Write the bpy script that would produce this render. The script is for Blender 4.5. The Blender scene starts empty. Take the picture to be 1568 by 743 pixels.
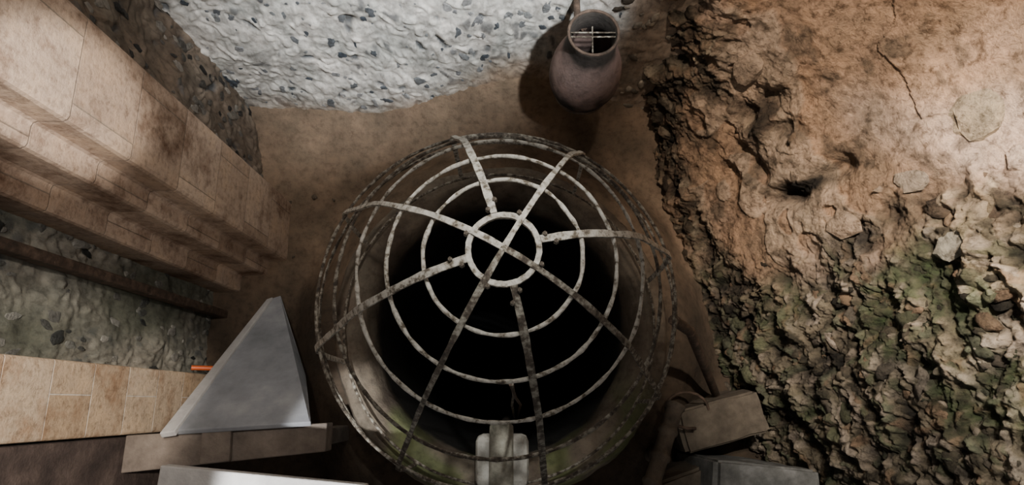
import bpy, bmesh, math, random
from mathutils import Vector, noise, Matrix
random.seed(7)
D2R = math.pi/180
CAMZ = 3.0
def sm(a,b,x):
    t=max(0.0,min(1.0,(x-a)/(b-a))); return t*t*(3-2*t)
def lerp(a,b,t): return a+(b-a)*t
def mixc(a,b,t): return tuple(lerp(a[i],b[i],t) for i in range(3))
def frac(p,o=4): return noise.fractal(p,0.9,2.1,o)
def cl(x): return max(0.0,min(1.0,x))

# ------------------------------------------------------------------ materials
def new_mat(name):
    m=bpy.data.materials.new(name); m.use_nodes=True
    nt=m.node_tree
    return m,nt,nt.nodes,nt.links,nt.nodes['Principled BSDF']
def ramp(ns,stops):
    r=ns.new('ShaderNodeValToRGB'); e=r.color_ramp.elements
    e[0].position=stops[0][0]; e[0].color=(*stops[0][1],1)
    e[1].position=stops[-1][0]; e[1].color=(*stops[-1][1],1)
    for p,c in stops[1:-1]:
        x=e.new(p); x.color=(*c,1)
    return r
def mix(ns,ls,a,b,f,mode='MIX'):
    m=ns.new('ShaderNodeMix'); m.data_type='RGBA'; m.blend_type=mode
    if isinstance(f,(int,float)): m.inputs[0].default_value=f
    else: ls.new(f,m.inputs[0])
    for s,i in ((a,6),(b,7)):
        if isinstance(s,tuple): m.inputs[i].default_value=(*s,1)
        else: ls.new(s,m.inputs[i])
    return m.outputs[2]
def geo(ns): return ns.new('ShaderNodeNewGeometry').outputs['Position']
def noi(ns,ls,vec,scale,detail=6,rough=.6):
    n=ns.new('ShaderNodeTexNoise'); n.inputs['Scale'].default_value=scale
    n.inputs['Detail'].default_value=detail; n.inputs['Roughness'].default_value=rough
    ls.new(vec,n.inputs['Vector']); return n.outputs['Fac']
def bump(ns,ls,bs,h,strength,dist):
    b=ns.new('ShaderNodeBump'); b.inputs['Strength'].default_value=strength
    b.inputs['Distance'].default_value=dist; ls.new(h,b.inputs['Height'])
    ls.new(b.outputs[0],bs.inputs['Normal'])
def mat_mottle(name,stops,scale=12,rough=.85,bs_=.5,bd=.01,metal=0,detail=7,fine=None):
    m,nt,ns,ls,b=new_mat(name)
    tc=ns.new('ShaderNodeTexCoord').outputs['Object']
    n=noi(ns,ls,tc,scale,detail,.65)
    r=ramp(ns,stops); ls.new(n,r.inputs[0])
    ls.new(r.outputs[0],b.inputs['Base Color'])
    n2=noi(ns,ls,tc,fine or scale*4,6,.7)
    b.inputs['Roughness'].default_value=rough; b.inputs['Metallic'].default_value=metal
    bump(ns,ls,b,n2,bs_,bd)
    return m
def mat_vcol(name,rough=.9,fs=38,amount=.75,bs_=.8,bd=.012,pit=(.35,.62),spec=.3,zs=1.0):
    "mottled stone: per-vertex mineral colour and painted shade broken up by noise"
    m,nt,ns,ls,b=new_mat(name)
    at=ns.new('ShaderNodeAttribute'); at.attribute_name='Col'
    g0=geo(ns)
    mp=ns.new('ShaderNodeMapping'); mp.inputs['Scale'].default_value=(1,1,zs); ls.new(g0,mp.inputs[0]); g=mp.outputs[0]
    n=noi(ns,ls,g,fs,9,.7)
    r=ramp(ns,[(pit[0],(.35,.33,.30)),(.5,(.95,.95,.95)),(pit[1]+.05,(1.25,1.22,1.15))]); ls.new(n,r.inputs[0])
    c=mix(ns,ls,at.outputs['Color'],r.outputs[0],amount,'MULTIPLY')
    n3=noi(ns,ls,g,7,5,.6)
    r3=ramp(ns,[(.35,(.70,.72,.68)),(.65,(1.18,1.12,1.05))]); ls.new(n3,r3.inputs[0])
    c=mix(ns,ls,c,r3.outputs[0],.7,'MULTIPLY')
    ls.new(c,b.inputs['Base Color']); b.inputs['Roughness'].default_value=rough
    b.inputs['Specular IOR Level'].default_value=spec
    n2=noi(ns,ls,g,fs*2.2,8,.7)
    bump(ns,ls,b,n2,bs_,bd)
    return m
def mat_ashlar(name,c1,c2,mortar,stain,offs=(0,0,0),bw=.3,rh=.2,ms=.003):
    m,nt,ns,ls,b=new_mat(name)
    g=geo(ns)
    sp=ns.new('ShaderNodeSeparateXYZ'); ls.new(g,sp.inputs[0])
    ad=ns.new('ShaderNodeMath'); ad.operation='ADD'; ls.new(sp.outputs[0],ad.inputs[0]); ls.new(sp.outputs[1],ad.inputs[1])
    cb=ns.new('ShaderNodeCombineXYZ'); ls.new(ad.outputs[0],cb.inputs[0]); ls.new(sp.outputs[2],cb.inputs[1])
    mp=ns.new('ShaderNodeMapping'); mp.inputs['Location'].default_value=offs; ls.new(cb.outputs[0],mp.inputs[0])
    br=ns.new('ShaderNodeTexBrick'); ls.new(mp.outputs[0],br.inputs['Vector'])
    br.inputs['Scale'].default_value=1; br.inputs['Brick Width'].default_value=bw
    br.inputs['Row Height'].default_value=rh; br.inputs['Mortar Size'].default_value=ms
    br.inputs['Mortar Smooth'].default_value=.5
    br.inputs['Color1'].default_value=(*c1,1); br.inputs['Color2'].default_value=(*c2,1); br.inputs['Mortar'].default_value=(*mortar,1)
    n=noi(ns,ls,g,6,9,.68)
    r=ramp(ns,[(.32,stain),(.5,(.95,.95,.95)),(.72,(1.2,1.15,1.05))]); ls.new(n,r.inputs[0])
    c=mix(ns,ls,br.outputs['Color'],r.outputs[0],1.0,'MULTIPLY')
    n4=noi(ns,ls,g,50,8,.72)
    r4=ramp(ns,[(.33,(.55,.52,.5)),(.5,(1,1,1)),(.65,(1.12,1.12,1.12))]); ls.new(n4,r4.inputs[0])
    c=mix(ns,ls,c,r4.outputs[0],.85,'MULTIPLY')
    ls.new(c,b.inputs['Base Color']); b.inputs['Roughness'].default_value=.92
    b.inputs['Specular IOR Level'].default_value=.25
    mx=ns.new('ShaderNodeMath'); mx.operation='MULTIPLY_ADD'
    ls.new(br.outputs['Fac'],mx.inputs[0]); mx.inputs[1].default_value=-1.0; ls.new(n4,mx.inputs[2])
    bump(ns,ls,b,mx.outputs[0],.6,.008)
    return m

M_flint=mat_vcol('flint_masonry',fs=50,amount=.6,bs_=.5,bd=.008,zs=.55)
M_rock=mat_vcol('rough_rock',fs=34,amount=1.0,bs_=1.0,bd=.02)
M_stone=mat_vcol('embedded_stone',fs=60,amount=.6,rough=.55)
M_ground=mat_vcol('dirt_ground',fs=30,amount=.5,bs_=.5)
M_ash1=mat_ashlar('ashlar_grey_tan',(.56,.43,.33),(.38,.275,.20),(.28,.22,.17),(.33,.25,.20),bw=.36,rh=.26,ms=.0024)
M_ash2=mat_ashlar('ashlar_warm',(.70,.56,.41),(.52,.38,.25),(.82,.74,.64),(.62,.50,.42),(.1,.03,0),bw=.60,rh=.19,ms=.0025)
M_iron=mat_mottle('corroded_painted_iron',[(.30,(.04,.03,.022)),(.40,(.14,.115,.08)),(.49,(.44,.41,.35)),(.68,(.66,.63,.56))],scale=60,rough=.6,bs_=.9,bd=.006,fine=170)
M_irond=mat_mottle('rusted_iron_shaded',[(.34,(.02,.015,.01)),(.48,(.09,.07,.05)),(.58,(.28,.26,.21)),(.75,(.45,.42,.36))],scale=55,rough=.65,bs_=.9,bd=.006,fine=170)  # darker, rustier copy of the iron for poorly lit cage parts
M_rust=mat_mottle('rusty_iron',[(.3,(.02,.015,.01)),(.5,(.07,.045,.03)),(.7,(.15,.10,.07))],scale=30,rough=.7,bs_=.8,bd=.005)
M_dkmottle=mat_mottle('dark_mottle',[(.3,(.035,.025,.022)),(.55,(.09,.065,.055)),(.75,(.16,.12,.10))],scale=9,rough=.8)
M_plank=mat_mottle('weathered_wood',[(.3,(.10,.08,.065)),(.55,(.20,.165,.135)),(.75,(.30,.25,.21))],scale=8,rough=.85)
M_whitewood=mat_mottle('whitewashed_wood',[(.3,(.35,.33,.32)),(.6,(.60,.58,.55)),(.8,(.78,.76,.72))],scale=6,rough=.7)
M_sheet=mat_mottle('grey_painted_board',[(.3,(.17,.18,.19)),(.5,(.27,.28,.30)),(.7,(.40,.41,.42))],scale=4,rough=.75,bs_=.2)
M_sheetedge=mat_mottle('pale_board_edge',[(.3,(.38,.37,.36)),(.7,(.55,.54,.52))],scale=9)
M_white=mat_mottle('flaking_white_paint',[(.34,(.10,.09,.07)),(.46,(.36,.35,.31)),(.8,(.60,.60,.56))],scale=16,rough=.7)
M_pipe=mat_mottle('lichened_pipe',[(.3,(.08,.08,.06)),(.5,(.22,.21,.17)),(.75,(.38,.38,.32))],scale=18)
M_drain=mat_mottle('drain_clay',[(.3,(.05,.04,.03)),(.6,(.14,.11,.08)),(.8,(.22,.18,.13))],scale=14)
M_hose=mat_mottle('orange_plastic',[(.3,(.5,.08,.02)),(.7,(.7,.14,.03))],scale=4,rough=.4,bs_=.1)
M_black=mat_mottle('dark_shaft_water',[(.3,(.002,.002,.002)),(.7,(.004,.004,.004))],scale=10,rough=1.0,bs_=.0)  # black without sheen, painting in the darkness at the shaft bottom
M_black.node_tree.nodes['Principled BSDF'].inputs['Specular IOR Level'].default_value=0.0

# ------------------------------------------------------------------ mesh helpers
class MB:
    def __init__(s): s.v=[];s.f=[];s.c=[];s.m=[];s.sm=[]
    def obj(s,name,mats):
        me=bpy.data.meshes.new(name); me.from_pydata(s.v,[],s.f); 
        for m in mats: me.materials.append(m)
        me.polygons.foreach_set('material_index',s.m)
        me.polygons.foreach_set('use_smooth',s.sm)
        ca=me.color_attributes.new('Col','FLOAT_COLOR','POINT')
        if s.c:
            fl=[]
            for c in s.c: fl.extend((max(0,c[0]),max(0,c[1]),max(0,c[2]),1))
            ca.data.foreach_set('color',fl)
        me.update()
        o=bpy.data.objects.new(name,me); bpy.context.collection.objects.link(o); return o
ICO=None
def ico():
    global ICO
    if ICO is None:
        bm=bmesh.new(); bmesh.ops.create_icosphere(bm,subdivisions=2,radius=1)
        ICO=([v.co.copy() for v in bm.verts],[[v.index for v in f.verts] for f in bm.faces]); bm.free()
    return ICO
def add_stone(mb,p,nrm,size,col,mi=1,flat=.5,smooth=False,rough=1.0,zst=1.0):
    vs,fs=ico(); base=len(mb.v)
    q=Vector((0,0,1)).rotation_difference(nrm).to_matrix()
    rz=Matrix.Rotation(random.uniform(0,6.28),3,'Z')
    sx=size*random.uniform(.7,1.4); sy=size*random.uniform(.5,.9); sz=size*flat
    off=Vector((random.uniform(0,99),random.uniform(0,99),random.uniform(0,99)))
    for v in vs:
        k=1+rough*(.5*noise.noise(v*1.2+off)+.3*noise.noise(v*2.9+off))
        w=Vector((v.x*sx,v.y*sy,v.z*sz))*k
        w.z=min(w.z,sz*.7)
        w=q@(rz@w); w.z*=zst
        mb.v.append(tuple(p+w))
        j=.9+.3*noise.noise(v*2+off); mb.c.append(tuple(x*j for x in col))
    for f in fs:
        mb.f.append([i+base for i in f]); mb.m.append(mi); mb.sm.append(smooth)
def surf(f,nu,nv,disp,inside,mb=None):
    mb=mb or MB(); base=len(mb.v); pts=[]
    e=1e-3
    for j in range(nv+1):
        for i in range(nu+1):
            u=i/nu; v=j/nv
            p=f(u,v); du=f(min(u+e,1),v)-f(max(u-e,0),v); dv=f(u,min(v+e,1))-f(u,max(v-e,0))
            n=du.cross(dv).normalized()
            if n.dot(inside-p)<0: n=-n
            d,c=disp(p,n)
            q=p+n*d; mb.v.append(tuple(q)); mb.c.append(c); pts.append((q,n))
    for j in range(nv):
        for i in range(nu):
            a=base+j*(nu+1)+i
            mb.f.append((a,a+1,a+nu+2,a+nu+1)); mb.m.append(0); mb.sm.append(True)
    return mb,pts
def prism(name,outline,z0,z1,mat,bev=.008,cuts=0):
    bm=bmesh.new()
    vs=[bm.verts.new((x,y,z0)) for x,y in outline]
    f=bm.faces.new(vs); r=bmesh.ops.extrude_face_region(bm,geom=[f])
    for v in r['geom']:
        if isinstance(v,bmesh.types.BMVert): v.co.z=z1
    bmesh.ops.recalc_face_normals(bm,faces=bm.faces)
    me=bpy.data.meshes.new(name); bm.to_mesh(me); bm.free(); me.materials.append(mat)
    o=bpy.data.objects.new(name,me); bpy.context.collection.objects.link(o)
    if bev:
        b=o.modifiers.new('bevel','BEVEL'); b.width=bev; b.segments=2; b.limit_method='ANGLE'
    return o
def slab(name,pts,thick,mat,bev=.004):
    bm=bmesh.new(); top=[bm.verts.new(p) for p in pts]
    f=bm.faces.new(top); f.normal_update(); n=f.normal.copy()
    if n.z<0: n=-n
    bot=[bm.verts.new(Vector(p)-n*thick) for p in pts]
    bm.faces.new(list(reversed(bot)))
    k=len(pts)
    for i in range(k): bm.faces.new((top[i],bot[i],bot[(i+1)%k],top[(i+1)%k]))
    bmesh.ops.recalc_face_normals(bm,faces=bm.faces)
    me=bpy.data.meshes.new(name); bm.to_mesh(me); bm.free(); me.materials.append(mat)
    o=bpy.data.objects.new(name,me); bpy.context.collection.objects.link(o)
    if bev:
        b=o.modifiers.new('bevel','BEVEL'); b.width=bev; b.segments=2; b.limit_method='ANGLE'
    return o
def tube(name,pts,r,mat,cyc=False,res=8,rad=None,jit=0):
    cu=bpy.data.curves.new(name,'CURVE'); cu.dimensions='3D'; cu.bevel_depth=r; cu.bevel_resolution=3
    s=cu.splines.new('POLY'); s.points.add(len(pts)-1)
    for i,p in enumerate(pts):
        s.points[i].co=(*p,1); s.points[i].radius=(rad[i] if rad else 1)*(1+jit*noise.noise(Vector(p)*40))
    s.use_cyclic_u=cyc; cu.use_fill_caps=True; cu.materials.append(mat)
    o=bpy.data.objects.new(name,cu); bpy.context.collection.objects.link(o); return o
def empty(name,loc=(0,0,0)):
    e=bpy.data.objects.new(name,None); e.location=loc; e.empty_display_size=.1
    bpy.context.collection.objects.link(e); return e
def par(child,parent):
    child.parent=parent; child.matrix_parent_inverse=Matrix.Translation(parent.location).inverted()
def lathe(prof,cx,cy,seg,dispf,colf,mb=None,mi=0):
    mb=mb or MB(); base=len(mb.v); n=len(prof)
    for i in range(seg):
        a=2*math.pi*i/seg
        for r,z in prof:
            rr=r+dispf(a,r,z)
            p=(cx+rr*math.cos(a),cy+rr*math.sin(a),z); mb.v.append(p); mb.c.append(colf(Vector(p),r))
    for i in range(seg):
        for k in range(n-1):
            a=base+i*n+k; b=base+((i+1)%seg)*n+k
            mb.f.append((a,b,b+1,a+1)); mb.m.append(mi); mb.sm.append(True)
    return mb
def dense(prof,step):
    out=[]
    for (a,b) in zip(prof[:-1],prof[1:]):
        L=math.dist(a,b); k=max(1,int(L/step))
        for i in range(k): out.append((lerp(a[0],b[0],i/k),lerp(a[1],b[1],i/k)))
    out.append(prof[-1]); return out
INS=Vector((0,.3,1.5))

# ------------------------------------------------------------------ back wall (flint rubble set in lime mortar)
def flint_disp(mortar,dirt_shade,dirt_shade_fn,cellscale=20,amp=.007,darkp=.16,relief=1.0,zs=.6,contrast=1.0):
    def d(p0,n):
        p=Vector((p0.x,p0.y,p0.z*zs))
        q=p*cellscale
        q+=Vector((noise.noise(p*14),noise.noise(p*14+Vector((7,0,0))),noise.noise(p*14+Vector((0,9,0)))))*1.3
        ds,ps=noise.voronoi(q)
        e=ds[1]-ds[0]
        h=abs(noise.cell(ps[0]*3.77+Vector((.3,.7,.1))))
        k=sm(.10,.40,e)
        f1=cl(.5+.7*contrast*frac(p*6)); f2=cl(.5+.9*contrast*frac(p*19+Vector((3,3,3))))
        col=mixc(tuple(x*.45 for x in mortar),tuple(x*1.10 for x in mortar),.4*f1+.6*f2)
        if h<darkp: st=mixc((.06,.075,.09),(.20,.20,.20),h/darkp); vis=k*.9
        elif h<.4: st=tuple(x*.66 for x in mortar); vis=k*.5
        else: st=tuple(x*1.12 for x in mortar); vis=k*.35
        col=mixc(col,st,vis)
        w=dirt_shade_fn(p0)  # weight of soiling, plus painted shadow on the back wall
        col=mixc(col,mixc(dirt_shade,tuple(x*1.7 for x in dirt_shade),cl(.5+.6*frac(p*7))),w)
        dd=amp*(k*(.3+h) )*(1-.7*w)+relief*(.024*frac(p0*2.5)+.0045*frac(p*11)+.0026*frac(p*34,3))
        if h<.07: dd-=amp*1.8*k*(1-w)
        return dd,col
    return d
def back_dirt_shade(p):
    edge=.15+.42*math.exp(-((p.x-.03)/.36)**2)+.08*noise.noise(p*4)+.03*noise.noise(p*15)  # brown soiling that also paints the wall's arched shadow edge
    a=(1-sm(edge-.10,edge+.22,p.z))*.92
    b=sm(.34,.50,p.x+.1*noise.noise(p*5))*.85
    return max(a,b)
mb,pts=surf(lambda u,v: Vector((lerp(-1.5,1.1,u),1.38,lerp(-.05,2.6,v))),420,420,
    flint_disp((.66,.65,.62),(.20,.145,.10),back_dirt_shade,amp=.005,relief=.8),INS)
cnt=0
while cnt<330:
    p,n=random.choice(pts)
    if p.z<.2 or back_dirt_shade(p)>.5 or p.z>1.7: continue
    cnt+=1
    g=random.random(); c=mixc((.05,.065,.085),(.38,.39,.40),g**1.1)
    add_stone(mb,p-n*.001,n,random.choice([.007,.009,.012,.016,.020]),c,flat=.35,zst=1.6,rough=1.5)
for _ in range(500):
    p,n=random.choice(pts)
    if p.x<.36 or p.z>1.6: continue
    add_stone(mb,p,n,random.uniform(.008,.026),mixc((.05,.04,.03),(.46,.40,.32),random.random()**1.2),flat=.5,smooth=True,zst=1.3)
mb.obj('wall_back',[M_flint,M_stone])

# ------------------------------------------------------------------ left walls
mb,pts=surf(lambda u,v: Vector((-1.25,lerp(.93,1.42,u),lerp(-.05,2.6,v))),90,330,
    flint_disp((.24,.20,.16),(.07,.05,.035),lambda p:cl(.45+.7*noise.noise(p*5)),amp=.012),INS)
def lwd(p): return cl(.50+1.2*noise.noise(Vector((p.x,p.y*5,p.z*2.5))))
mb,pts2=surf(lambda u,v: Vector((-1.41,lerp(-1.7,.56,u),lerp(-.05,2.6,v))),320,330,
    flint_disp((.36,.35,.31),(.08,.085,.068),lwd,amp=.007,relief=.8,darkp=.25,cellscale=26,contrast=1.5),INS,mb)
for _ in range(700):
    p,n=random.choice(pts2)
    if p.y<-.2 or p.z>2: continue
    add_stone(mb,p,n,random.uniform(.006,.022),mixc((.03,.035,.035),(.45,.45,.42),random.random()**1.5),flat=.4,zst=1.8)
for _ in range(250):
    p,n=random.choice(pts)
    add_stone(mb,p,n,random.uniform(.006,.022),mixc((.02,.02,.02),(.35,.32,.28),random.random()**2),flat=.5,zst=1.6)
mb.obj('wall_left',[M_flint,M_stone])
prism('ashlar_pillar',[(-1.7,.963),(-1.08,.963),(-1.08,.67),(-1.17,.67),(-1.17,.60),(-1.29,.60),(-1.29,.52),(-1.7,.52)],-.02,2.6,M_ash1,bev=.014)
prism('ashlar_pillar',[(-1.7,.13),(-1.33,.13),(-1.33,-.10),(-1.7,-.10)],-.02,2.6,M_ash2)
prism('dark_strip',[(-1.385,.43),(-1.335,.43),(-1.335,.395),(-1.385,.395)],0,2.6,M_rust,bev=.006)  # thin dark upright strip on the left wall
prism('dark_strip',[(-1.385,-.108),(-1.345,-.108),(-1.345,-.42),(-1.385,-.42)],0.0,2.6,M_dkmottle,bev=.006)

# ------------------------------------------------------------------ right rock wall
LV=[3.1,2.5,2.0,1.5,1.0,.4]  # depth below the eye level 3.0
COLS=[
 [(.68,1.45),(.54,1.45),(.42,1.45),(.32,1.45),(.25,1.45),(.2,1.45)],
 [(.72,1.05),(.80,1.17),(.86,1.25),(.95,1.30),(1.0,1.35),(1.0,1.38)],
 [(.80,.67),(.98,.74),(1.16,.82),(1.36,.88),(1.5,.92),(1.55,.95)],
 [(.88,.35),(1.06,.38),(1.20,.40),(1.40,.42),(1.52,.42),(1.6,.42)],
 [(.98,.05),(1.12,.05),(1.24,.05),(1.40,.05),(1.52,.05),(1.6,.05)],
 [(1.15,-.35),(1.22,-.38),(1.3,-.4),(1.42,-.4),(1.52,-.4),(1.6,-.4)],
 [(1.4,-1.6),(1.45,-1.6),(1.5,-1.6),(1.55,-1.6),(1.6,-1.6),(1.6,-1.6)]]
CT=[0,.17,.38,.58,.78,.93,1.0]
VT=[0,.28,.58,.84,.94,1.0]
def rockf(u,v):
    j=0
    while j<len(VT)-2 and v>VT[j+1]: j+=1
    tv=(v-VT[j])/(VT[j+1]-VT[j])
    i=0
    while i<len(CT)-2 and u>CT[i+1]: i+=1
    tu=(u-CT[i])/(CT[i+1]-CT[i])
    def g(c,jj): return Vector((*COLS[c][jj],CAMZ-LV[jj]))
    def cr(jj):
        a=g(max(i-1,0),jj);b=g(i,jj);c=g(i+1,jj);d=g(min(i+2,len(CT)-1),jj)
        t=tu; return .5*((2*b)+(c-a)*t+(2*a-5*b+4*c-d)*t*t+(3*b-3*c+d-a)*t**3)
    return cr(j).lerp(cr(j+1),tv)
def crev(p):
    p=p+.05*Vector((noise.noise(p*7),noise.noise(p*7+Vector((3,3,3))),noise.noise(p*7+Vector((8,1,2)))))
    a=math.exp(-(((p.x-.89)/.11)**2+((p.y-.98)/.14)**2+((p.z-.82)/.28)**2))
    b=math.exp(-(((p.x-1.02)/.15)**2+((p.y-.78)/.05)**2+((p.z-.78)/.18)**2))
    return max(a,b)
def rubble(p):
    m=1-sm(.34,.74,p.y+.24*noise.noise(p*2.6)+.10*noise.noise(p*9)+.06*(p.x-1.1))
    cre=min(1,crev(p)*1.3)
    cor=(1-sm(.62,.86,p.x-.12*(1-p.z)+.16*noise.noise(p*5)))*sm(.75,1.0,p.y)
    low=(1-sm(.15,.55,p.z+.2*noise.noise(p*5)))*.8
    return max(m,.95*cre,cor*.85,low)
PL1=(.46,.29,.18); PL2=(.29,.19,.125)
RB=[(.27,.23,.17),(.36,.31,.25),(.15,.16,.10),(.30,.21,.14),(.08,.07,.05),(.42,.36,.30),(.18,.19,.13)]
RB2=[(.30,.21,.145),(.14,.10,.07),(.42,.34,.25),(.08,.06,.04),(.32,.225,.15)]
def rockd(p,n):
    m=rubble(p)
    w=Vector((noise.noise(p*9),noise.noise(p*9+Vector((5,3,1))),noise.noise(p*9+Vector((1,8,2)))))
    ds,ps=noise.voronoi(p*(14)+w*2.4); e=sm(.02,.4,ds[1]-ds[0]); h=abs(noise.cell(ps[0]*5.1))
    ds2,ps2=noise.voronoi(Vector((p.x,p.y,p.z))*2.3+w*.35+Vector((.3,.1,.6))); h2=abs(noise.cell(ps2[0]*4.3))
    f=frac(p*3); f2=frac(p*10,6); f3=frac(p*32,3)
    rid=1-abs(noise.noise(p*8+w*.4))*2.2
    d=.03*f+(1-m)*(.028*h2+.004*f2+.003*f3)+m*(.010*e*(.3+h)+.046*f2+.011*f3-.022*max(0,rid-.5))
    c0=crev(p)
    d-=.18*c0*cl(.6+1.3*noise.noise(p*9))
    pl=mixc(PL1,PL2,cl(.5+.9*frac(p*4+Vector((4,4,4)))))
    pl=mixc(pl,(.50,.41,.32),(.55 if h2>.66 else .12))
    pl=mixc(pl,(.60,.48,.40),.6*sm(.05,.45,noise.noise(p*2.2+Vector((9,1,3)))))
    pl=mixc(pl,(.09,.07,.05),.65*sm(.2,.55,frac(p*8+Vector((2,7,7)))))
    warm=sm(.25,.75,p.y+.2*noise.noise(p*3))
    ca=RB[int(h*6.99)%7]; cb=RB2[int(h*4.99)%5]
    rc=mixc(ca,cb,warm); 
    t=cl(.5+1.0*f2+.3*f3)
    rc=mixc(mixc(rc,(.20,.17,.12),.5),rc,e)
    rc=mixc(tuple(x*.20 for x in rc),tuple(x*1.45 for x in rc),t)
    g0=sm(-.05,.35,noise.noise(p*4+Vector((1,5,9))))*(1-warm)
    rc=mixc(rc,(.08,.13,.05),.6*g0*cl(.6-.6*f3))
    rc=mixc(rc,(.010,.008,.006),.92*sm(.22,.60,c0+.35*noise.noise(p*12)+.2*noise.noise(p*30)))  # shade inside the cracks painted in as near-black
    low=sm(.85,1.4,p.z); rc=tuple(x*(.68+.5*low) for x in rc)  # rubble dimmed in its colour toward the foot, as light falls off
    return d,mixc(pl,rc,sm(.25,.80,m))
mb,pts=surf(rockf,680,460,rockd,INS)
k=0
while k<750:
    p,n=random.choice(pts); k+=1
    m=rubble(p)
    if random.random()>m*m or p.y<-.6 or p.z>1.8 or crev(p)>.25: continue
    warm=p.y>.5
    c=random.choice(RB2 if warm else RB); s=random.uniform(.3,1.1)
    c=tuple(min(.6,x*s) for x in c)
    nn=(n+Vector((random.uniform(-.3,.3),random.uniform(-.3,.3),random.uniform(-.3,.3)))).normalized()
    sz=random.choice([.01,.014,.018,.024,.034])
    add_stone(mb,p-n*(.003+sz*.15),nn,sz,c,mi=0,flat=random.uniform(.4,.7),smooth=True,rough=1.4)
for (x,y,z,s,c) in [(1.30,.78,1.35,.085,(.42,.34,.24)),(.84,1.15,.9,.06,(.42,.32,.24)),(1.1,.60,.9,.09,(.46,.35,.26)),(1.22,.66,1.15,.06,(.40,.33,.26)),(1.25,.45,1.2,.06,(.42,.40,.34))]:
    best=min(pts[::7],key=lambda q:(q[0]-Vector((x,y,z))).length)
    add_stone(mb,best[0],best[1],s,c,flat=.35,smooth=False)
mb.obj('wall_right',[M_rock,M_rock])

# ------------------------------------------------------------------ floor: earth banked up to the curb and against the back wall, arched like its shadow edge
CX,CY=-.045,.291
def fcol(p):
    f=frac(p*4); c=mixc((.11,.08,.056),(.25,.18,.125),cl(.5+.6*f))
    return mixc((.035,.027,.02),c,.22+.78*sm(.25,.80,p.y))  # painted shade: near side of the floor fades to almost black
mb=MB(); nr=90; ns_=200
for i in range(nr+1):
    r=lerp(.625,2.2,(i/nr)**1.2)
    for j in range(ns_):
        a=2*math.pi*j/ns_; x=CX+r*math.cos(a); y=CY+r*math.sin(a)
        x=max(-1.6,min(1.7,x)); y=max(-1.75,min(1.5,y))
        p=Vector((x,y,0)); z=.02*frac(p*3)+.008*frac(p*14)
        z+=.30*(1-sm(.72,1.02,r+.03*noise.noise(p*4)))
        t=cl((y-1.0)/.40)
        z+=(.20+.30*math.exp(-((x-.03)/.42)**2)+.05*noise.noise(p*4))*t**2.2  # hump in the bank stands in for the arched shadow line
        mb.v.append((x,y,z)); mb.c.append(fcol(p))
for i in range(nr):
    for j in range(ns_):
        a=i*ns_+j; b=i*ns_+(j+1)%ns_
        mb.f.append((a,b,b+ns_,a+ns_)); mb.m.append(0); mb.sm.append(True)
for _ in range(90):
    a=random.uniform(0,6.28); r=random.uniform(1.05,1.5); x=CX+r*math.cos(a); y=CY+r*math.sin(a)
    if -1.2<x<1.2 and -1.2<y<1.0:
        add_stone(mb,Vector((x,y,.01)),Vector((0,0,1)),random.uniform(.006,.018),mixc((.05,.04,.03),(.15,.12,.09),random.random()),flat=.6,smooth=True)
mb.obj('floor',[M_ground,M_stone])

def curbcol(p,r):
    near=1-sm(-.08,.15,p.y); mossy=near*sm(-.05,.35,noise.noise(p*7)+.10)
    b=mixc((.09,.07,.055),(.20,.17,.135),cl(.5+.7*frac(p*8)))
    b=mixc(b,(.12,.145,.06),mossy*.75)
    dd=1-sm(.46,.64,p.z) if r<.52 else 0  # darkness of the shaft put into the wall colour below the lip
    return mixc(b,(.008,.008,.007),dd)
prof=dense([(.62,.25),(.62,.61),(.60,.66),(.545,.675),(.50,.63),(.475,.55),(.47,.35)],.02)+[(.47,0),(.47,-1),(.46,-3),(.47,-6)]
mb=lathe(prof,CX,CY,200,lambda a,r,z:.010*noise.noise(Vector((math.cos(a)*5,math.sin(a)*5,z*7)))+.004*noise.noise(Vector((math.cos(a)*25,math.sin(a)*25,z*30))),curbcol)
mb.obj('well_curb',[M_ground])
bm=bmesh.new(); bmesh.ops.create_circle(bm,cap_ends=True,segments=64,radius=.5)
me=bpy.data.meshes.new('well_water'); bm.to_mesh(me); bm.free()
me.materials.append(M_black); o=bpy.data.objects.new('well_water',me); o.location=(CX,CY,-5.6); bpy.context.collection.objects.link(o)

# ------------------------------------------------------------------ safety cage
cage=empty('well_safety_cage',(CX,CY,.68))
RP=[(0.07,1.2),(.160,1.249),(.2455,1.333),(.328,1.436),(.418,1.618),(.517,1.825),(.535,1.93),(.548,2.06),(.552,2.28)]
def cen(D): return -.016-.03*min(1,(D-1.2)/.6)
def ringpts(r,D,n=120,w=.0):
    z=CAMZ-D
    return [(cen(D)+(r+.004*noise.noise(Vector((math.cos(2*math.pi*i/n)*3,math.sin(2*math.pi*i/n)*3,D*9))))*math.cos(2*math.pi*i/n),CY+r*math.sin(2*math.pi*i/n),z+.006*noise.noise(Vector((math.cos(2*math.pi*i/n)*2,math.sin(2*math.pi*i/n)*2,D*5)))) for i in range(n)]
for k,(r,D) in enumerate(RP[1:]):
    if k==6: continue
    o=tube('hoop_%d'%(k+1),ringpts(r,D),.0045 if k<3 else .0048,M_iron if k<3 else M_irond,True,jit=.5); par(o,cage)
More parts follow.
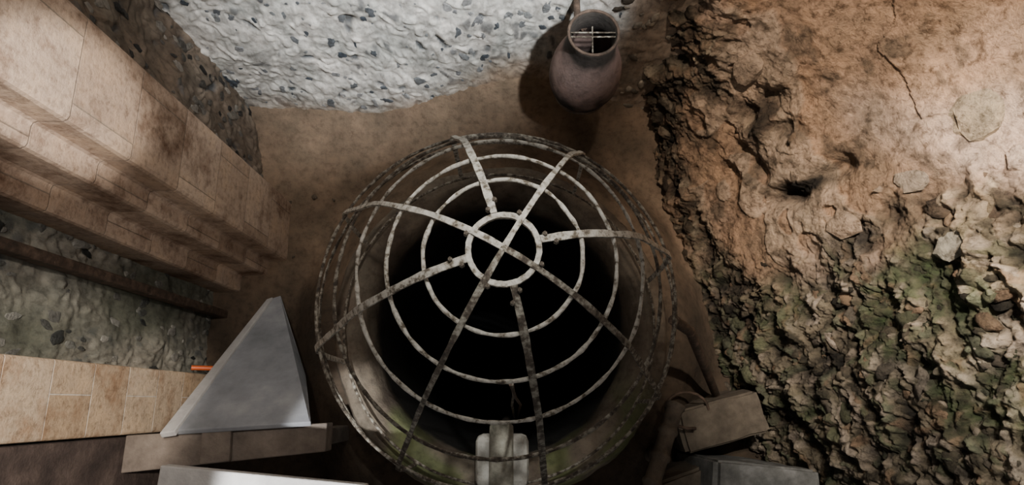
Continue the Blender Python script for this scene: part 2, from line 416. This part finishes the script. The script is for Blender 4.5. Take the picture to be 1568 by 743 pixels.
def flat_ring(name,cx,cy,z,r0,r1,th,mat):
    mb=MB(); n=72
    for i in range(n):
        a=2*math.pi*i/n; j=.0015*noise.noise(Vector((math.cos(a)*9,math.sin(a)*9,0)))
        for (r,zz) in ((r0+j,z-th),(r1+j,z-th),(r1+j,z+th),(r0+j,z+th)):
            mb.v.append((cx+r*math.cos(a),cy+r*math.sin(a),zz)); mb.c.append((1,1,1))
    for i in range(n):
        for k in range(4):
            a=i*4+k; b=((i+1)%n)*4+k; a2=i*4+(k+1)%4; b2=((i+1)%n)*4+(k+1)%4
            mb.f.append((a,b,b2,a2)); mb.m.append(0); mb.sm.append(False)
    return mb.obj(name,[mat])
o=flat_ring('hub_ring',cen(1.2),CY,CAMZ-1.2,.063,.074,.006,M_iron); par(o,cage)
def smoothprof(ps,n=10):
    out=[]
    for i in range(len(ps)-1):
        a=Vector(ps[max(i-1,0)]);b=Vector(ps[i]);c=Vector(ps[i+1]);d=Vector(ps[min(i+2,len(ps)-1)])
        for k in range(n):
            t=k/n; out.append(.5*((2*b)+(c-a)*t+(2*a-5*b+4*c-d)*t*t+(3*b-3*c+d-a)*t**3))
    out.append(Vector(ps[-1])); return out
PR=smoothprof([(r,D) for r,D in RP])
def strap(name,ang,prof,w,th,mat):
    mb=MB(); ca,sa=math.cos(ang),math.sin(ang)
    for i,(r,D) in enumerate(prof):
        a=prof[max(i-1,0)];b=prof[min(i+1,len(prof)-1)]
        tr=b[0]-a[0]; tz=-(b[1]-a[1]); L=math.hypot(tr,tz) or 1; nr_,nz=-tz/L,tr/L
        if nz<0: nr_,nz=-nr_,-nz
        ww=w*(1+.25*noise.noise(Vector((r*22,D*22,ang*7))))
        rr=r; z=CAMZ-D
        for (sw,st) in ((-1,0),(1,0),(1,1),(-1,1)):
            R=rr+nr_*(th*st+.004); zz=z+nz*(th*st+.004)
            mb.v.append((cen(D)+R*ca-sa*ww*sw/2,CY+R*sa+ca*ww*sw/2,zz)); mb.c.append((1,1,1))
    for i in range(len(prof)-1):
        for k in range(4):
            a=i*4+k;a2=i*4+(k+1)%4
            mb.f.append((a,a2,a2+4,a+4)); mb.m.append(0); mb.sm.append(False)
    mb.f.append((0,3,2,1)); mb.m.append(0); mb.sm.append(False)
    e=(len(prof)-1)*4; mb.f.append((e,e+1,e+2,e+3)); mb.m.append(0); mb.sm.append(False)
    return mb.obj(name,[mat])
angs=[105,60,15,-30,-75,-120,195,150]
for k,a in enumerate(angs):
    cross=a in (60,-120,150,-30)
    pr=[tuple(p) for p in PR]
    if cross: pr=[(0.0,1.193),(.035,1.193)]+pr[1:]
    o=strap('spoke_%d'%(k+1),a*D2R,pr,.0120 if cross else .0155,.006,M_irond if a in(-30,-75,-120) else M_iron); par(o,cage)  # near-side spokes take the shade-darkened iron
    for (r,D,dd) in ((.085,1.203,.009),(.104,1.212,-.009)) if not cross else ((.078,1.2,.010),):
        bm=bmesh.new(); bmesh.ops.create_cone(bm,cap_ends=True,segments=6,radius1=.0060,radius2=.0045,depth=.012)
        me=bpy.data.meshes.new('bolt'); bm.to_mesh(me); bm.free(); me.materials.append(M_irond)
        b=bpy.data.objects.new('bolt_%d'%k,me); t=a*D2R
        b.location=(cen(D)+r*math.cos(t)-math.sin(t)*dd,CY+r*math.sin(t)+math.cos(t)*dd,CAMZ-D+.006)
        bpy.context.collection.objects.link(b); par(b,cage)
o=tube('stay',[(.51,.26,.98),(.60,.24,.84),(.90,.04,.10)],.018,M_rust); par(o,cage)
o=tube('hanging_wire',[(.0,.05,1.38),(.005,.03,1.1),(.0,.0,.8),(.01,-.05,.3)],.0045,M_irond); par(o,cage)
o=tube('hanging_wire',[(-.004,.05,1.38),(.012,.02,1.0),(.03,.0,.7),(.02,-.06,.2)],.0045,M_rust); par(o,cage)

# ------------------------------------------------------------------ clamp block with pipe on the near curb
grp=empty('pipe_clamp_block',(-.035,-.2,.7))
o=prism('block',[(-.12,-.095),(.055,-.095),(.055,-.26),(-.12,-.26)],.68,.80,M_white,bev=.022); par(o,grp)
o=tube('pipe',[(-.035,-.07,.78),(-.035,-.12,.80),(-.035,-.34,.815)],.040,M_pipe,rad=[1,1,1]); o.data.bevel_resolution=8; par(o,grp)
o=tube('down_pipe',[(-.035,-.10,.78),(-.035,-.10,.2),(-.035,-.10,-2.4)],.03,M_drain); par(o,grp)

# ------------------------------------------------------------------ clay jar
jx,jy=.268,1.185; jz=3-2.31
jar=empty('clay_jar',(jx,jy,jz))
prof=[(.0,0.0),(.040,0.0),(.075,.025),(.108,.075),(.126,.13),(.131,.18),(.124,.245),(.108,.30),(.092,.345),(.084,.37),(.082,.40),(.085,.425),(.086,.44),(.078,.442),(.072,.42),(.070,.37),(.11,.27),(.118,.2),(.09,.08),(.03,.03),(0,.03)]
sp=smoothprof(prof,5)
def jc(p,r):
    h=(p.z-jz)/.45; n=frac(p*14)
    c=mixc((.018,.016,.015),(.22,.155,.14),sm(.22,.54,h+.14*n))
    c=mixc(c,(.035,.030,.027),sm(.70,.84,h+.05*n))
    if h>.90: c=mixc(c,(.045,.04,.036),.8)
    return c
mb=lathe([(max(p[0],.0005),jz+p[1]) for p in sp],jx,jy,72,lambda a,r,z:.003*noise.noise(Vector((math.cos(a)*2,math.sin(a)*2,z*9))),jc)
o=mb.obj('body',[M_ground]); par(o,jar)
zr=jz+.443
o=tube('rim_wire',[(jx+.082*math.cos(i*2*math.pi/48),jy+.082*math.sin(i*2*math.pi/48),zr) for i in range(48)],.005,M_rust,True); par(o,jar)
for off in (-.008,.008):
    o=tube('grille_bar',[(jx-.078,jy+off,zr-.012),(jx,jy+off,zr-.012),(jx+.078,jy+off,zr-.012)],.0026,M_irond); par(o,jar)
o=tube('grille_stub',[(jx-.002,jy+.030,zr-.012),(jx-.004,jy-.074,zr-.012)],.0026,M_irond); par(o,jar)
o=tube('bracket_hoop',[(jx+.098*math.cos(i*2*math.pi/48),jy+.098*math.sin(i*2*math.pi/48),jz+.052) for i in range(48)],.009,M_rust,True); par(o,jar)
for s in (-.06,.06):
    o=tube('bracket_arm',[(jx+s,jy+.07,jz+.052),(jx+s,1.385,jz+.052)],.009,M_rust); par(o,jar)
o=tube('neck_strap',[(jx-.02,jy+.07,jz+.36),(jx-.04,1.30,jz+.34),(jx-.04,1.385,jz+.33)],.012,M_rust); par(o,jar)

# ------------------------------------------------------------------ timber, boards on the left
beam=empty('timber_beam',(-1,-.12,.67))
o=slab('plank',[(-1.33,-.102,.70),(-.64,-.06,.70),(-.64,-.155,.70),(-1.33,-.225,.70)],.08,M_plank); par(o,beam)
o=slab('batten',[(-1.06,-.085,.725),(-.96,-.080,.725),(-.955,-.185,.725),(-1.055,-.195,.725)],.022,M_plank); par(o,beam)
o=prism('prop',[(-.72,-.08),(-.66,-.08),(-.66,-.14),(-.72,-.14)],.25,.62,M_plank); par(o,beam)
o=prism('prop',[(-1.33,-.14),(-1.28,-.14),(-1.28,-.19),(-1.33,-.19)],0,.62,M_plank); par(o,beam)
pn=empty('leaning_board',(-1,.15,.4))
o=slab('sheet',[(-1.165,-.085,.74),(-1.109,.479,.07),(-1.070,.492,.07),(-.815,.114,.42),(-.684,-.055,.74)],.02,M_sheet); par(o,pn)
o=slab('edge_batten',[(-1.185,-.092,.76),(-1.126,.472,.09),(-1.100,.482,.086),(-1.135,-.085,.76)],.022,M_sheetedge); par(o,pn)
tr=empty('trestle_bench',(-.6,-.25,1.2))
o=slab('bench_top',[(-.886,-.147,1.30),(-.366,-.194,1.30),(-.33,-.42,1.30),(-.90,-.42,1.30)],.04,M_whitewood); par(o,tr)
for x,y in ((-.82,-.32),(-.84,-.39),(-.50,-.39),(-.72,-.39)):
    o=prism('leg',[(x-.02,y),(x+.02,y),(x+.02,y-.03),(x-.02,y-.03)],0.02,1.26,M_plank); par(o,tr)
tube('orange_hose',[(-1.33,.15,.30),(-1.25,.15,.26),(-1.18,.13,.24),(-1.14,.05,.2),(-1.14,-.2,.03)],.010,M_hose)

# ------------------------------------------------------------------ stones and drain pipe at lower right
def rock(name,c,s,rot,mat,seed):
    bm=bmesh.new(); bmesh.ops.create_cube(bm,size=1)
    bmesh.ops.bevel(bm,geom=bm.edges[:],offset=.05,segments=2,affect='EDGES')
    bmesh.ops.subdivide_edges(bm,edges=bm.edges[:],cuts=4,use_grid_fill=True)
    for v in bm.verts:
        v.co=Vector((v.co.x*s[0],v.co.y*s[1],v.co.z*s[2])); v.co+=v.co.normalized()*(.016*noise.noise(v.co*8+Vector((seed,0,0)))+.006*noise.noise(v.co*26))
    me=bpy.data.meshes.new(name); bm.to_mesh(me); bm.free(); me.materials.append(mat)
    o=bpy.data.objects.new(name,me); o.location=c; o.rotation_euler=(rot[0]*D2R,rot[1]*D2R,rot[2]*D2R); bpy.context.collection.objects.link(o)
M_blk=mat_mottle('brown_block',[(.3,(.06,.048,.035)),(.55,(.14,.115,.085)),(.75,(.20,.17,.13))],scale=9)
M_blk2=mat_mottle('slate_block',[(.3,(.08,.08,.075)),(.5,(.16,.16,.15)),(.75,(.32,.32,.31))],scale=12)
rock('stone_block',(.84,-.06,.17),(.36,.17,.34),(2,2,14),M_blk,1)
rock('stone_block',(.92,-.29,.25),(.40,.15,.52),(0,4,-6),M_blk2,2)
rock('stone_block',(.68,-.36,.18),(.22,.22,.38),(3,0,20),M_blk,5)
dp=empty('drain_pipe',(.5,-.15,.4))
pp=[]; rr=[]
for i in range(41):
    t=i/40; pp.append((lerp(.63,.47,t),lerp(.0,-.36,t),lerp(.46,.56,t))); rr.append(1.0+(.22 if (i%10) in (0,1) else 0))
o=tube('pipe',pp,.032,M_drain,rad=rr); par(o,dp)
o=tube('support',[(.57,-.20,.2),(.55,-.18,.5)],.03,M_drain); par(o,dp)
tube('cable_loop',[(.70+.09*math.cos(t*.35),-.02+.07*math.sin(t*.35),.34+.004*t) for t in range(15)]+[(.72,-.1,.32)],.006,M_rust)

# ------------------------------------------------------------------ lights
def spot(name,loc,tgt,power,ang,blend,col,rad=.05):
    l=bpy.data.lights.new(name,'SPOT'); l.energy=power; l.spot_size=ang*D2R; l.spot_blend=blend; l.color=col; l.shadow_soft_size=rad
    o=bpy.data.objects.new(name,l); o.location=loc
    o.rotation_euler=(Vector(tgt)-Vector(loc)).to_track_quat('-Z','Y').to_euler(); bpy.context.collection.objects.link(o)
spot('spot_back_wall',(.75,.1,3.5),(-.15,1.45,1.42),950,34,.8,(.96,.98,1.0))
spot('spot_back_wall_left',(.3,.1,3.5),(-.80,1.45,.80),260,24,.7,(.96,.97,1.0))
spot('spot_cage',(.1,1.0,3.4),(-.03,.40,1.8),210,20,1.0,(1,.98,.94),.03)
spot('spot_right_wall',(.35,.75,3.5),(1.30,.86,1.25),500,50,.9,(1,.84,.70),.04)
spot('spot_rubble',(.6,.7,3.5),(1.38,.32,1.2),300,42,.9,(1,.93,.84),.02)
spot('spot_right_wall_streak',(.2,.4,3.5),(1.38,.80,1.35),450,14,.8,(1,.88,.80),.02)
spot('spot_pillar',(.2,.2,3.5),(-1.1,.74,1.55),600,10,.7,(1,.94,.88),.02)
spot('spot_left_wall',(-.2,.5,3.5),(-1.25,.60,1.1),115,50,.9,(1,.91,.84),.04)
spot('spot_ashlar',(-.2,.15,3.5),(-1.33,.02,1.1),360,17,.6,(1,.90,.80),.03)
spot('spot_bench',(-.6,-.5,3.4),(-.55,-.20,1.3),550,11,.4,(1,1,1),.02)
w=bpy.data.worlds.new('World'); bpy.context.scene.world=w; w.use_nodes=True
w.node_tree.nodes['Background'].inputs[0].default_value=(1,.95,.92,1)
w.node_tree.nodes['Background'].inputs[1].default_value=.20

cam=bpy.data.cameras.new('camera'); cam.lens=22.5; cam.sensor_width=36; cam.clip_start=.02
co=bpy.data.objects.new('camera',cam); co.location=(0,0,CAMZ); co.rotation_euler=(14.25*D2R,0,0)
bpy.context.collection.objects.link(co); bpy.context.scene.camera=co
